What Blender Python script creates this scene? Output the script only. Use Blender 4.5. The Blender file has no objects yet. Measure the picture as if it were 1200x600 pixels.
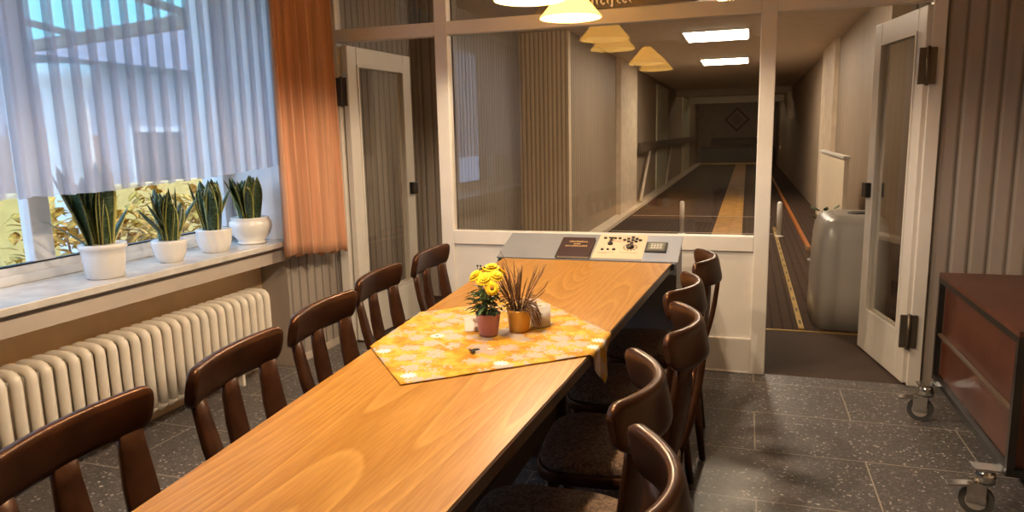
import bpy, bmesh, math, random
from mathutils import Vector, Matrix
random.seed(7)
SC = bpy.context.scene
COL = SC.collection
PI = math.pi

# ------------------------------------------------------------------ materials
def new_mat(name):
    m = bpy.data.materials.new(name); m.use_nodes = True
    nt = m.node_tree
    b = nt.nodes['Principled BSDF']
    return m, nt, b
def nd(nt, t, **kw):
    n = nt.nodes.new(t)
    for k, v in kw.items():
        if k in n.inputs: n.inputs[k].default_value = v
        else: setattr(n, k, v)
    return n
def lk(nt, a, b): nt.links.new(a, b)
def coords(nt, scale=(1, 1, 1), loc=(0, 0, 0), rot=(0, 0, 0), kind='Object'):
    tc = nd(nt, 'ShaderNodeTexCoord'); mp = nd(nt, 'ShaderNodeMapping')
    mp.inputs['Scale'].default_value = scale; mp.inputs['Location'].default_value = loc
    mp.inputs['Rotation'].default_value = rot
    lk(nt, tc.outputs[kind], mp.inputs['Vector']); return mp.outputs['Vector']
def ramp(nt, fac, stops, interp='LINEAR'):
    r = nd(nt, 'ShaderNodeValToRGB'); e = r.color_ramp.elements
    r.color_ramp.interpolation = interp
    while len(e) < len(stops): e.new(.5)
    for el, (p, c) in zip(e, stops):
        el.position = p; el.color = (c[0], c[1], c[2], 1)
    lk(nt, fac, r.inputs['Fac']); return r.outputs['Color']
def mixc(nt, fac, a, b, mode='MIX'):
    n = nd(nt, 'ShaderNodeMix', data_type='RGBA', blend_type=mode)
    if isinstance(fac, (int, float)): n.inputs[0].default_value = fac
    else: lk(nt, fac, n.inputs[0])
    for i, v in ((6, a), (7, b)):
        if isinstance(v, tuple): n.inputs[i].default_value = (v[0], v[1], v[2], 1)
        else: lk(nt, v, n.inputs[i])
    return n.outputs[2]
def math_n(nt, op, a, b=None):
    n = nd(nt, 'ShaderNodeMath', operation=op)
    for i, v in ((0, a), (1, b)):
        if v is None: continue
        if isinstance(v, (int, float)): n.inputs[i].default_value = v
        else: lk(nt, v, n.inputs[i])
    return n.outputs[0]
def bump(nt, b, h, strength=.3, dist=.01):
    n = nd(nt, 'ShaderNodeBump'); n.inputs['Strength'].default_value = strength; n.inputs['Distance'].default_value = dist
    lk(nt, h, n.inputs['Height']); lk(nt, n.outputs['Normal'], b.inputs['Normal'])

def plain(name, c, rough=.5, metal=0, var=.12, scale=6., spec=.5, tint=None):
    m, nt, b = new_mat(name)
    v = coords(nt)
    n = nd(nt, 'ShaderNodeTexNoise', Scale=scale, Detail=4.0); lk(nt, v, n.inputs['Vector'])
    lo = tuple(x*(1-var) for x in c); hi = tuple(min(1, x*(1+var)) for x in c)
    lk(nt, ramp(nt, n.outputs['Fac'], [(.3, lo), (.7, hi)]), b.inputs['Base Color'])
    b.inputs['Roughness'].default_value = rough; b.inputs['Metallic'].default_value = metal
    b.inputs['Specular IOR Level'].default_value = spec
    if tint: b.inputs['Specular Tint'].default_value = (*tint, 1)
    return m
def emit(name, c, s):
    m, nt, b = new_mat(name)
    b.inputs['Base Color'].default_value = (*c, 1)
    b.inputs['Emission Color'].default_value = (*c, 1); b.inputs['Emission Strength'].default_value = s
    return m
def ribbed(name, axis, c_hi, c_lo, period, groove=.18, rough=.55, strength=.5):
    """boards or ribs repeating along one axis: narrow dark groove between"""
    m, nt, b = new_mat(name)
    v = coords(nt); s = nd(nt, 'ShaderNodeSeparateXYZ'); lk(nt, v, s.inputs[0])
    a = s.outputs['XYZ'.index(axis)]
    f = math_n(nt, 'FRACT', math_n(nt, 'ADD', math_n(nt, 'DIVIDE', a, period), 100.0))
    d = math_n(nt, 'ABSOLUTE', math_n(nt, 'SUBTRACT', f, .5))          # .5 at joint
    h = math_n(nt, 'SMOOTH_MIN', math_n(nt, 'MULTIPLY', math_n(nt, 'SUBTRACT', .5, d), 1/groove), 1.0)
    n = nd(nt, 'ShaderNodeTexNoise', Scale=3.0, Detail=5.0); lk(nt, coords(nt, (3, 3, .4)), n.inputs['Vector'])
    col = ramp(nt, h, [(0, c_lo), (.8, c_hi)])
    col = mixc(nt, .35, col, ramp(nt, n.outputs['Fac'], [(.35, tuple(x*.8 for x in c_hi)), (.65, tuple(x*1.1 for x in c_hi))]), 'MULTIPLY') if False else mixc(nt, .18, col, ramp(nt, n.outputs['Fac'], [(.35, c_lo), (.65, c_hi)]))
    lk(nt, col, b.inputs['Base Color']); b.inputs['Roughness'].default_value = rough
    bump(nt, b, h, strength, period*.15)
    return m
def pane_mat(name, tint=(1, 1, 1), gain=1.0):
    m = bpy.data.materials.new(name); m.use_nodes = True; nt = m.node_tree; nt.nodes.clear()
    o = nd(nt, 'ShaderNodeOutputMaterial'); t = nd(nt, 'ShaderNodeBsdfTransparent'); t.inputs[0].default_value = (*tint, 1)
    g = nd(nt, 'ShaderNodeBsdfGlossy'); g.inputs['Roughness'].default_value = 0.0
    ge = nd(nt, 'ShaderNodeNewGeometry'); dt = nd(nt, 'ShaderNodeVectorMath', operation='DOT_PRODUCT')
    lk(nt, ge.outputs['Incoming'], dt.inputs[0]); lk(nt, ge.outputs['Normal'], dt.inputs[1])
    c1 = math_n(nt, 'SUBTRACT', 1.0, math_n(nt, 'ABSOLUTE', dt.outputs['Value']))          # Schlick, same on both faces of the pane
    f = math_n(nt, 'ADD', .045, math_n(nt, 'MULTIPLY', math_n(nt, 'POWER', c1, 5.0), .95)); mx = nd(nt, 'ShaderNodeMixShader')
    lk(nt, math_n(nt, 'MULTIPLY', f, gain), mx.inputs[0]); lk(nt, t.outputs[0], mx.inputs[1]); lk(nt, g.outputs[0], mx.inputs[2])
    lk(nt, mx.outputs[0], o.inputs[0]); return m
def cloth_translucent(name, c, trans, see=0.0, stripes=None, gloss=False):
    m = bpy.data.materials.new(name); m.use_nodes = True; nt = m.node_tree; nt.nodes.clear()
    o = nd(nt, 'ShaderNodeOutputMaterial')
    d = nd(nt, 'ShaderNodeBsdfDiffuse'); t = nd(nt, 'ShaderNodeBsdfTranslucent')
    if stripes:
        n = nd(nt, 'ShaderNodeTexNoise', Scale=1.0, Detail=3.0); lk(nt, coords(nt, stripes), n.inputs['Vector'])
        col = ramp(nt, n.outputs['Fac'], [(.35, tuple(x*.78 for x in c)), (.65, tuple(min(1, x*1.15) for x in c))])
        lk(nt, col, d.inputs[0]); lk(nt, col, t.inputs[0])
    else:
        d.inputs[0].default_value = (*c, 1); t.inputs[0].default_value = (*c, 1)
    mx = nd(nt, 'ShaderNodeMixShader'); mx.inputs[0].default_value = trans
    lk(nt, d.outputs[0], mx.inputs[1]); lk(nt, t.outputs[0], mx.inputs[2])
    out = mx.outputs[0]
    if see:
        tr = nd(nt, 'ShaderNodeBsdfTransparent'); m2 = nd(nt, 'ShaderNodeMixShader'); m2.inputs[0].default_value = see
        lk(nt, out, m2.inputs[1]); lk(nt, tr.outputs[0], m2.inputs[2]); out = m2.outputs[0]
    lk(nt, out, o.inputs[0]); return m

M = {}
M['white'] = plain('white_paint', (.72, .68, .62), .38, var=.04)
M['wallpaint'] = plain('wall_paint', (.62, .50, .36), .8, var=.06)
M['niche'] = plain('niche_paint', (.86, .63, .38), .8, var=.06)
M['lintel'] = plain('sill_apron_paint', (.48, .41, .35), .7, var=.06)
M['ceil'] = plain('ceiling_paint', (.70, .62, .52), .85, var=.05)
M['board_x'] = ribbed('grey_boards_x', 'X', (.36, .31, .27), (.13, .11, .09), .085)
M['board_y'] = ribbed('grey_boards_y', 'Y', (.36, .31, .27), (.13, .11, .09), .085)
M['rib_x'] = ribbed('ribbed_cladding_x', 'X', (.82, .65, .46), (.36, .26, .17), .055, .35)
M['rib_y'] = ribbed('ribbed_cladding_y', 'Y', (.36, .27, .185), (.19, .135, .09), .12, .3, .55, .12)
M['smooth'] = plain('smooth_column', (.66, .53, .38), .6)
M['pale'] = plain('pale_green_panel', (.62, .60, .42), .6)
M['brown'] = plain('dark_brown_paint', (.10, .065, .04), .5)
M['chairwood'] = plain('dark_stained_wood', (.036, .014, .007), .30, var=.35, scale=14, spec=.42, tint=(1, .55, .30))
M['seatfab'] = None
M['metal'] = plain('dull_steel', (.35, .33, .31), .35, metal=.9)
M['hinge'] = plain('bronze_hinge', (.16, .13, .10), .4, metal=.7)
M['black'] = plain('black_plastic', (.012, .011, .010), .35)
M['silver'] = plain('silver_panel', (.34, .37, .44), .42, metal=.25, var=.04)
M['greymetal'] = plain('grey_enamel', (.19, .195, .21), .45, var=.05)
M['cream'] = plain('cream_plate', (.54, .43, .30), .5, var=.05)
M['radiator'] = plain('cream_radiator_enamel', (.78, .72, .62), .32, var=.04)
M['ceramic'] = plain('white_glazed_ceramic', (.78, .76, .72), .18, var=.03)
M['soil'] = plain('potting_soil', (.03, .02, .013), .95, var=.5, scale=60)
M['marble'] = plain('pale_marble_sill', (.62, .59, .55), .16, var=.16, scale=9)
M['upvc'] = plain('window_frame_white', (.72, .73, .74), .35, var=.03)
M['reveal'] = plain('reveal_white', (.72, .72, .72), .7, var=.03)
M['pink'] = plain('pink_glazed_pot', (.44, .20, .235), .35)
M['ochre'] = plain('ochre_glazed_pot', (.62, .33, .05), .35)
M['petal'] = plain('yellow_petals', (.90, .62, .01), .6, var=.15, scale=60)
M['disc'] = plain('flower_disc', (.25, .10, .01), .8)
M['leaf'] = plain('mum_leaves', (.055, .095, .022), .5, var=.4, scale=40)
M['twig'] = plain('dry_heather', (.16, .085, .045), .8, var=.4, scale=50)
M['card'] = plain('white_card', (.85, .80, .76), .7, var=.02)
M['book'] = plain('burgundy_leatherette', (.032, .013, .013), .42, var=.2, scale=40)
M['gilt'] = plain('gilt_lettering', (.75, .55, .25), .35, metal=.5)
M['paper'] = plain('page_block', (.70, .62, .50), .8)
M['carpet'] = plain('dark_carpet', (.058, .036, .025), .95, var=.35, scale=140)
M['brass'] = plain('brass_strip', (.62, .42, .14), .35, metal=.8)
M['lanewood'] = plain('lane_board', (.40, .20, .052), .6, var=.2, scale=5, spec=.2)
M['lanedark'] = ribbed('dark_lane_boards', 'X', (.068, .041, .027), (.03, .018, .012), .07, .2, .85, .15)
M['lanedark'].node_tree.nodes['Principled BSDF'].inputs['Specular IOR Level'].default_value = .08
M['kerb'] = plain('orange_kerb', (.46, .15, .03), .35)
M['hoodgrey'] = plain('grey_plastic_hood', (.34, .32, .29), .30, var=.03)
M['panelcream'] = plain('cream_panel', (.88, .74, .55), .5, var=.03)
M['trolleywood'] = plain('red_brown_wood', (.085, .026, .014), .35, var=.3)
M['rubber'] = plain('grey_rubber', (.06, .06, .06), .7)
M['chrome'] = plain('chrome', (.7, .68, .65), .15, metal=1)
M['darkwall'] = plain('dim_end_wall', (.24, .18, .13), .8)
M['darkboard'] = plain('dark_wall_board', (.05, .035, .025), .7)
M['signboard'] = plain('sign_board', (.19, .16, .135), .6)
M['lettering'] = plain('white_lettering', (.92, .90, .86), .6, var=.02)
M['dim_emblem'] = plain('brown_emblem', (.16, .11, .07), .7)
M['glass'] = pane_mat('clear_pane', (.96, .96, .95), 1.0)
M['smoke'] = pane_mat('clear_window_glass', (.97, .98, .98), .6)
M['jarglass'] = cloth_translucent('frosted_glass', (.8, .78, .74), .5, .35)
M['sheer'] = cloth_translucent('sheer_net', (.72, .73, .82), .62, .50)
M['drape'] = cloth_translucent('apricot_curtain_cloth', (.74, .42, .26), .25, 0, (30, 30, .8))
M['shade'] = None
M['edge'] = plain('dark_table_edge', (.06, .028, .013), .4)
M['tint_roof'] = cloth_translucent('turquoise_sheet', (.45, .80, .82), .85, .1)
M['stone'] = plain('grey_render', (.42, .42, .46), .9)
M['yellowwall'] = plain('yellow_render', (.85, .60, .20), .9)
M['fence'] = plain('brown_fence', (.30, .16, .09), .8)
M['slate'] = plain('slate_roof', (.20, .21, .25), .8)
M['grass'] = plain('lawn', (.10, .16, .04), .95, var=.4, scale=20)
M['autumn'] = plain('autumn_leaves', (.65, .36, .05), .8, var=.5, scale=20)
M['pillar'] = plain('white_pillar', (.85, .83, .8), .8)

def seat_fabric():
    m, nt, b = new_mat('brown_woven_fabric')
    v = coords(nt, (1, 1, 1))
    w = nd(nt, 'ShaderNodeTexVoronoi', Scale=170.0); lk(nt, v, w.inputs['Vector'])
    n = nd(nt, 'ShaderNodeTexNoise', Scale=90.0, Detail=2.0); lk(nt, v, n.inputs['Vector'])
    c = ramp(nt, w.outputs['Distance'], [(.1, (.20, .125, .075)), (.6, (.055, .030, .018))])
    c = mixc(nt, .4, c, ramp(nt, n.outputs['Fac'], [(.4, (.05, .03, .02)), (.6, (.24, .16, .10))]))
    lk(nt, c, b.inputs['Base Color']); b.inputs['Roughness'].default_value = .9
    bump(nt, b, w.outputs['Distance'], .4, .002); return m
M['seatfab'] = seat_fabric()

def shade_mat():
    m = bpy.data.materials.new('cream_lamp_shade'); m.use_nodes = True; nt = m.node_tree; nt.nodes.clear()
    o = nd(nt, 'ShaderNodeOutputMaterial')
    d = nd(nt, 'ShaderNodeBsdfDiffuse'); d.inputs[0].default_value = (.85, .72, .40, 1)
    t = nd(nt, 'ShaderNodeBsdfTranslucent'); t.inputs[0].default_value = (.85, .58, .14, 1)
    mx = nd(nt, 'ShaderNodeMixShader'); mx.inputs[0].default_value = .55
    lk(nt, d.outputs[0], mx.inputs[1]); lk(nt, t.outputs[0], mx.inputs[2])
    em = nd(nt, 'ShaderNodeEmission'); em.inputs[0].default_value = (1, .62, .13, 1); em.inputs[1].default_value = 1.8
    ad = nd(nt, 'ShaderNodeAddShader'); lk(nt, mx.outputs[0], ad.inputs[0]); lk(nt, em.outputs[0], ad.inputs[1])
    lk(nt, ad.outputs[0], o.inputs[0]); return m
M['shade'] = shade_mat()

def table_wood():
    m, nt, b = new_mat('oak_laminate')
    v = coords(nt, (1, .13, 1))
    n0 = nd(nt, 'ShaderNodeTexNoise', Scale=2.3, Detail=1.5, Roughness=.35); lk(nt, v, n0.inputs['Vector'])
    rings = math_n(nt, 'FRACT', math_n(nt, 'MULTIPLY', n0.outputs['Fac'], 52.0))
    saw = ramp(nt, rings, [(0, (.0, .0, .0)), (.75, (.55, .55, .55)), (.92, (1, 1, 1)), (1, (.1, .1, .1))])
    pores = nd(nt, 'ShaderNodeTexNoise', Scale=160.0, Detail=2.0); lk(nt, coords(nt, (1, .05, 1)), pores.inputs['Vector'])
    big = nd(nt, 'ShaderNodeTexNoise', Scale=2.2, Detail=2.0); lk(nt, coords(nt, (1.5, .35, 1)), big.inputs['Vector'])
    base = ramp(nt, big.outputs['Fac'], [(.3, (.335, .150, .018)), (.7, (.40, .192, .028))])
    c = mixc(nt, .42, base, mixc(nt, saw, (.26, .105, .011), (.62, .36, .10)))
    c = mixc(nt, .20, c, ramp(nt, pores.outputs['Fac'], [(.42, (.23, .08, .012)), (.58, (.50, .25, .07))]))
    lk(nt, c, b.inputs['Base Color']); b.inputs['Roughness'].default_value = .33
    b.inputs['Specular IOR Level'].default_value = .45
    return m
M['tablewood'] = table_wood()

def tile_floor():
    m, nt, b = new_mat('terrazzo_tiles')
    v = coords(nt, (1, 1, 1), (-.074+8.8, -3.574+.454*20, 0))
    br = nd(nt, 'ShaderNodeTexBrick')
    br.inputs['Scale'].default_value = 1.0; br.inputs['Mortar Size'].default_value = .0032
    br.inputs['Mortar Smooth'].default_value = .3
    br.inputs['Brick Width'].default_value = .88; br.inputs['Row Height'].default_value = .454
    br.offset = .5; br.offset_frequency = 2
    lk(nt, v, br.inputs['Vector'])
    br.inputs['Color1'].default_value = (.5, .5, .5, 1); br.inputs['Color2'].default_value = (.62, .62, .62, 1)
    vo = nd(nt, 'ShaderNodeTexVoronoi', Scale=125.0); lk(nt, coords(nt), vo.inputs['Vector'])
    sp = nd(nt, 'ShaderNodeSeparateColor'); lk(nt, vo.outputs['Color'], sp.inputs[0])
    chip = ramp(nt, sp.outputs[0], [(0, (.068, .063, .064)), (.45, (.112, .104, .106)), (.80, (.168, .158, .160)), (.93, (.30, .285, .28)), (.97, (.72, .70, .68))], 'CONSTANT')
    n = nd(nt, 'ShaderNodeTexNoise', Scale=260.0, Detail=2.0); lk(nt, coords(nt), n.inputs['Vector'])
    chip = mixc(nt, .33, chip, ramp(nt, n.outputs['Fac'], [(.4, (.060, .055, .056)), (.62, (.20, .19, .19))]))
    chip = mixc(nt, 1.0, chip, mixc(nt, .5, br.outputs['Color'], (1.3, 1.3, 1.3)), 'MULTIPLY')
    c = mixc(nt, br.outputs['Fac'], chip, (.38, .34, .29))
    lk(nt, c, b.inputs['Base Color']); b.inputs['Roughness'].default_value = .38
    return m
M['tiles'] = tile_floor()

def cloth_mat():
    m, nt, b = new_mat('daisy_print_cloth')
    v = coords(nt)
    n = nd(nt, 'ShaderNodeTexNoise', Scale=19.0, Detail=3.0, Roughness=.6); lk(nt, v, n.inputs['Vector'])
    base = ramp(nt, n.outputs['Fac'], [(.36, (.46, .165, .003)), (.50, (.50, .26, .008)), (.64, (.52, .35, .05))])
    # lilac-grey leafy patches
    vo = nd(nt, 'ShaderNodeTexVoronoi', Scale=14.0); lk(nt, v, vo.inputs['Vector'])
    n2 = nd(nt, 'ShaderNodeTexNoise', Scale=95.0, Detail=1.0); lk(nt, v, n2.inputs['Vector'])
    d = math_n(nt, 'ADD', vo.outputs['Distance'], math_n(nt, 'MULTIPLY', math_n(nt, 'SUBTRACT', n2.outputs['Fac'], .5), .9))
    patch = math_n(nt, 'LESS_THAN', d, .43)
    c = mixc(nt, math_n(nt, 'MULTIPLY', patch, .95), base, (.40, .32, .27))
    # daisies: petals by angle around jittered cell centres
    vd = nd(nt, 'ShaderNodeTexVoronoi', Scale=10.0, Randomness=.7); lk(nt, coords(nt, (1, 1, 0), (.37, .21, 0)), vd.inputs['Vector'])
    sub = nd(nt, 'ShaderNodeVectorMath', operation='SUBTRACT')
    sc = nd(nt, 'ShaderNodeVectorMath', operation='SCALE'); sc.inputs['Scale'].default_value = 10.0
    lk(nt, coords(nt, (1, 1, 0), (.37, .21, 0)), sc.inputs[0])
    sc2 = nd(nt, 'ShaderNodeVectorMath', operation='SCALE'); sc2.inputs['Scale'].default_value = 10.0; lk(nt, vd.outputs['Position'], sc2.inputs[0])
    lk(nt, sc.outputs[0], sub.inputs[0]); lk(nt, sc2.outputs[0], sub.inputs[1])
    sx = nd(nt, 'ShaderNodeSeparateXYZ'); lk(nt, sub.outputs[0], sx.inputs[0])
    ang = math_n(nt, 'ARCTAN2', sx.outputs[1], sx.outputs[0])
    pet = math_n(nt, 'ABSOLUTE', math_n(nt, 'COSINE', math_n(nt, 'MULTIPLY', ang, 5.5)))
    rad = math_n(nt, 'ADD', .12, math_n(nt, 'MULTIPLY', pet, .13))
    inside = math_n(nt, 'LESS_THAN', vd.outputs['Distance'], rad)
    sel = nd(nt, 'ShaderNodeSeparateColor'); lk(nt, vd.outputs['Color'], sel.inputs[0])
    inside = math_n(nt, 'MULTIPLY', inside, math_n(nt, 'GREATER_THAN', sel.outputs[0], .22))
    c = mixc(nt, inside, c, (.74, .71, .66))
    ctr = math_n(nt, 'MULTIPLY', math_n(nt, 'LESS_THAN', vd.outputs['Distance'], .07), math_n(nt, 'GREATER_THAN', sel.outputs[0], .22))
    c = mixc(nt, ctr, c, (.10, .13, .12))
    lk(nt, c, b.inputs['Base Color']); b.inputs['Roughness'].default_value = .85
    return m
M['cloth'] = cloth_mat()

def snake_leaf():
    m, nt, b = new_mat('banded_green_leaf')
    tc = nd(nt, 'ShaderNodeTexCoord'); s = nd(nt, 'ShaderNodeSeparateXYZ'); lk(nt, tc.outputs['UV'], s.inputs[0])
    n = nd(nt, 'ShaderNodeTexNoise', Scale=1.0, Detail=4.0)
    mp = nd(nt, 'ShaderNodeMapping'); mp.inputs['Scale'].default_value = (3, 34, 1); lk(nt, tc.outputs['UV'], mp.inputs[0]); lk(nt, mp.outputs[0], n.inputs['Vector'])
    g = ramp(nt, n.outputs['Fac'], [(.4, (.010, .022, .010)), (.56, (.040, .075, .032)), (.68, (.10, .14, .07))])
    e = math_n(nt, 'ABSOLUTE', math_n(nt, 'SUBTRACT', s.outputs[0], .5))
    c = mixc(nt, math_n(nt, 'GREATER_THAN', e, .41), g, (.45, .42, .12))
    lk(nt, c, b.inputs['Base Color']); b.inputs['Roughness'].default_value = .35
    return m
M['snake'] = snake_leaf()

# ------------------------------------------------------------------ mesh builder
class MB:
    def __init__(s): s.bm = bmesh.new(); s.uv = None
    def box(s, x0, x1, y0, y1, z0, z1, mat=None, bevel=0):
        vs = [s.bm.verts.new(Vector(p)) for p in ((x0, y0, z0), (x1, y0, z0), (x1, y1, z0), (x0, y1, z0), (x0, y0, z1), (x1, y0, z1), (x1, y1, z1), (x0, y1, z1))]
        if mat is not None:
            for v in vs: v.co = mat @ v.co
        fs = [s.bm.faces.new([vs[i] for i in f]) for f in ((0, 3, 2, 1), (4, 5, 6, 7), (0, 1, 5, 4), (1, 2, 6, 5), (2, 3, 7, 6), (3, 0, 4, 7))]
        if bevel:
            es = list({e for f in fs for e in f.edges})
            bmesh.ops.bevel(s.bm, geom=es, offset=bevel, segments=2, affect='EDGES', profile=.5)
        return s
    def rings(s, rs, cap=True, closed=True, smooth=True):
        L = [[s.bm.verts.new(Vector(p)) for p in r] for r in rs]
        n = len(L[0])
        for a, b in zip(L, L[1:]):
            for i in range(n if closed else n-1):
                f = s.bm.faces.new((a[i], a[(i+1) % n], b[(i+1) % n], b[i])); f.smooth = smooth
        if cap and closed:
            s.bm.faces.new(list(reversed(L[0]))); s.bm.faces.new(L[-1])
        return s
    def lathe(s, prof, c=(0, 0, 0), seg=28, cap=True, fn=None):
        rs = []
        for k, (r, z) in enumerate(prof):
            rs.append([(c[0]+(r*(fn(2*PI*i/seg, z) if fn else 1))*math.cos(2*PI*i/seg), c[1]+(r*(fn(2*PI*i/seg, z) if fn else 1))*math.sin(2*PI*i/seg), c[2]+z) for i in range(seg)])
        return s.rings(rs, cap)
    def tube(s, pts, r, seg=8, cap=True):
        pts = [Vector(p) for p in pts]; n = len(pts)
        if not isinstance(r, (list, tuple)): r = [r]*n
        rs = []; ref = None
        for i, p in enumerate(pts):
            d = (pts[min(i+1, n-1)]-pts[max(i-1, 0)]).normalized()
            if ref is None:
                ref = Vector((0, 0, 1)) if abs(d.z) < .9 else Vector((1, 0, 0))
            u = (ref-d*ref.dot(d)).normalized(); w = d.cross(u); ref = u
            rs.append([p+r[i]*(math.cos(2*PI*k/seg)*u+math.sin(2*PI*k/seg)*w) for k in range(seg)])
        return s.rings(rs, cap)
    def prism(s, poly, axis_a, axis_b, normal, o, depth):
        """2-D outline extruded along normal"""
        o = Vector(o); A = Vector(axis_a); B = Vector(axis_b); N = Vector(normal)
        lo = [o+A*p[0]+B*p[1] for p in poly]; hi = [q+N*depth for q in lo]
        return s.rings([lo, hi], True, True, False)
    def sphere(s, c, r, seg=12, sz=1):
        prof = [(r*math.sin(PI*k/8)+1e-5, -r*sz*math.cos(PI*k/8)) for k in range(9)]
        return s.lathe(prof, c, seg)
    def build(s, name, mat, parent=None, fix=True, loc=None):
        if fix: bmesh.ops.recalc_face_normals(s.bm, faces=s.bm.faces[:])
        me = bpy.data.meshes.new(name); s.bm.to_mesh(me); s.bm.free()
        me.materials.append(M[mat] if isinstance(mat, str) else mat)
        o = bpy.data.objects.new(name, me); COL.objects.link(o)
        if parent: o.parent = parent
        if loc: o.location = loc
        return o
def bx(name, mat, x0, x1, y0, y1, z0, z1, parent=None, bevel=0):
    return MB().box(x0, x1, y0, y1, z0, z1, None, bevel).build(name, mat, parent)
def thing(name, label, cat, loc=(0, 0, 0), rz=0, group=None):
    o = bpy.data.objects.new(name, None); COL.objects.link(o); o.empty_display_size = .1
    o.location = loc; o.rotation_euler = (0, 0, rz); o['label'] = label; o['category'] = cat
    if group: o['group'] = group
    return o
def tag(o, label, cat, group=None):
    o['label'] = label; o['category'] = cat
    if group: o['group'] = group
    return o
def struct(o, label=None, cat=None):
    o['kind'] = 'structure'
    if label: o['label'] = label
    if cat: o['category'] = cat
    return o
def dup(root, loc, rz, label=None):
    r = root.copy(); COL.objects.link(r); r.location = loc; r.rotation_euler = (0, 0, rz)
    if label: r['label'] = label
    for ch in list(root.children):
        c = ch.copy(); COL.objects.link(c); c.parent = r
        for g in list(ch.children):
            d = g.copy(); COL.objects.link(d); d.parent = c
    return r

D = 4.161       # partition plane (room side)
CZ = 2.60       # ceiling height
WX = -2.64      # face of the window wall
# ------------------------------------------------------------------ room shell
struct(bx('floor', 'tiles', -3.05, 1.75, -1.65, D+.02, -.06, 0), 'dark speckled terrazzo tile floor of the dining room', 'floor')
struct(bx('ceiling', 'ceil', -3.3, 1.85, -1.75, D+.05, CZ, CZ+.08), 'painted ceiling over the dining table', 'ceiling')
struct(bx('wall_back', 'wallpaint', -3.3, 1.85, -1.75, -1.65, 0, CZ), 'painted wall opposite the glazed partition', 'wall')
struct(bx('wall_right', 'wallpaint', 1.75, 1.85, -1.65, D+.05, 0, CZ), 'painted wall on the trolley side', 'wall')
# window wall: boarded piers, radiator niche, lintel
W0, W1 = -.05, 3.62      # window opening in Y
m = MB()
m.box(-3.2, WX, W1, D+.06, 0, CZ)                   # pier towards partition
m.box(-3.2, WX, -1.65, W0, 0, CZ)
struct(m.build('wall_left', 'board_y'), 'grey boarded wall with the window and radiator niche', 'wall')
w = MB(); w.box(-3.2, WX, W0, W1, 2.40, CZ); w.build('lintel', 'reveal', bpy.data.objects['wall_left'])
w = MB(); w.box(-3.2, -2.832, W0, W1, 0, .765); w.build('niche_back', 'niche', bpy.data.objects['wall_left'])
w = MB(); w.box(-2.832, -2.612, W0, W1, .678, .765); w.build('sill_apron', 'lintel', bpy.data.objects['wall_left'])
w = MB(); w.box(-3.2, WX+.002, W1-.012, W1, .80, 2.40); w.build('window_reveal', 'reveal', bpy.data.objects['wall_left'])
sl = MB().box(-2.985, -2.575, W0, W1-.012, .768, .80, None, .004).build('window_sill', 'marble')
struct(sl, 'pale marble window sill under the row of potted plants', 'window sill')
# baseboards
struct(bx('baseboard_left', 'lintel', WX, WX+.012, W1, D, 0, .045), 'low grey skirting under the boarded wall', 'baseboard')
# exterior window
wf = MB()
fx0, fx1 = -3.05, -2.985
wf.box(fx0, fx1, W0, W1-.012, .80, .875, None, .006)
wf.box(fx0, fx1, W0, W1-.012, 2.33, 2.40, None, .006)
for y0, y1 in ((W0, W0+.07), (1.12, 1.22), (2.30, 2.40), (W1-.08, W1-.012)): wf.box(fx0, fx1, y0, y1, .875, 2.33, None, .006)
win = wf.build('window_1', 'upvc'); struct(win, 'white framed window behind the net curtain and plants', 'window')
wf = MB(); wf.box(fx1, fx1+.02, W0, W1-.012, .80, .842, None, .004); wf.build('frame_rebate', 'upvc', win)
for y0, y1 in ((W0+.07, 1.12), (1.22, 2.30), (2.40, W1-.08)): bx('pane', 'smoke', -3.022, -3.016, y0, y1, .875, 2.33, win)
bx('glazing_gasket', 'black', -3.012, -2.984, W0+.07, W1-.08, .875, .882, win)

# ------------------------------------------------------------------ glazed partition
P0, P1 = D, D+.07
part = MB()
def pb(x0, x1, z0, z1, y0=P0, y1=P1): part.box(x0, x1, y0, y1, z0, z1, None, .004)
pb(-2.60, -2.535, 0, CZ)                 # wall post
pb(-1.846, -1.763, 0, CZ)                # post between door and window
pb(.052, .133, 0, CZ)                    # post between window and door
pb(.862, .925, 0, CZ)                    # hinge jamb
pb(-2.535, -1.846, 2.0, 2.08)            # transom
pb(-1.763, .052, 2.0, 2.08); pb(.133, .862, 2.0, 2.08)
pb(-1.763, .052, .712, .798)             # window bottom rail
pb(-1.763, .052, 0, .206, P0, P1)        # base
part.box(-1.763, .052, P0+.018, P1, .206, .712)
pb(-1.763, .052, .0, .012, P0-.004, P1)
pt = part.build('wall_partition', 'white'); struct(pt, 'white painted timber frame of the glazed partition', 'partition wall')
struct(MB().box(.925, 1.75, D+.02, D+.07, 0, CZ).build('wall_far', 'board_x'), 'grey boarded wall beside the open glazed door', 'wall')
for i, (x0, x1, z0, z1, lab) in enumerate(((-1.763, .052, .798, 2.0, 'large clear window onto the bowling lanes'), (-2.535, -1.846, 2.08, CZ, 'upper pane over the narrow door'),
        (-1.763, .052, 2.08, CZ, 'upper pane behind the gothic lettering'), (.133, .862, 2.08, CZ, 'upper pane over the wide open door'))):
    struct(MB().box(x0, x1, D+.034, D+.040, z0, z1).build('window_%d' % (i+2), 'glass'), lab, 'window')

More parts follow.
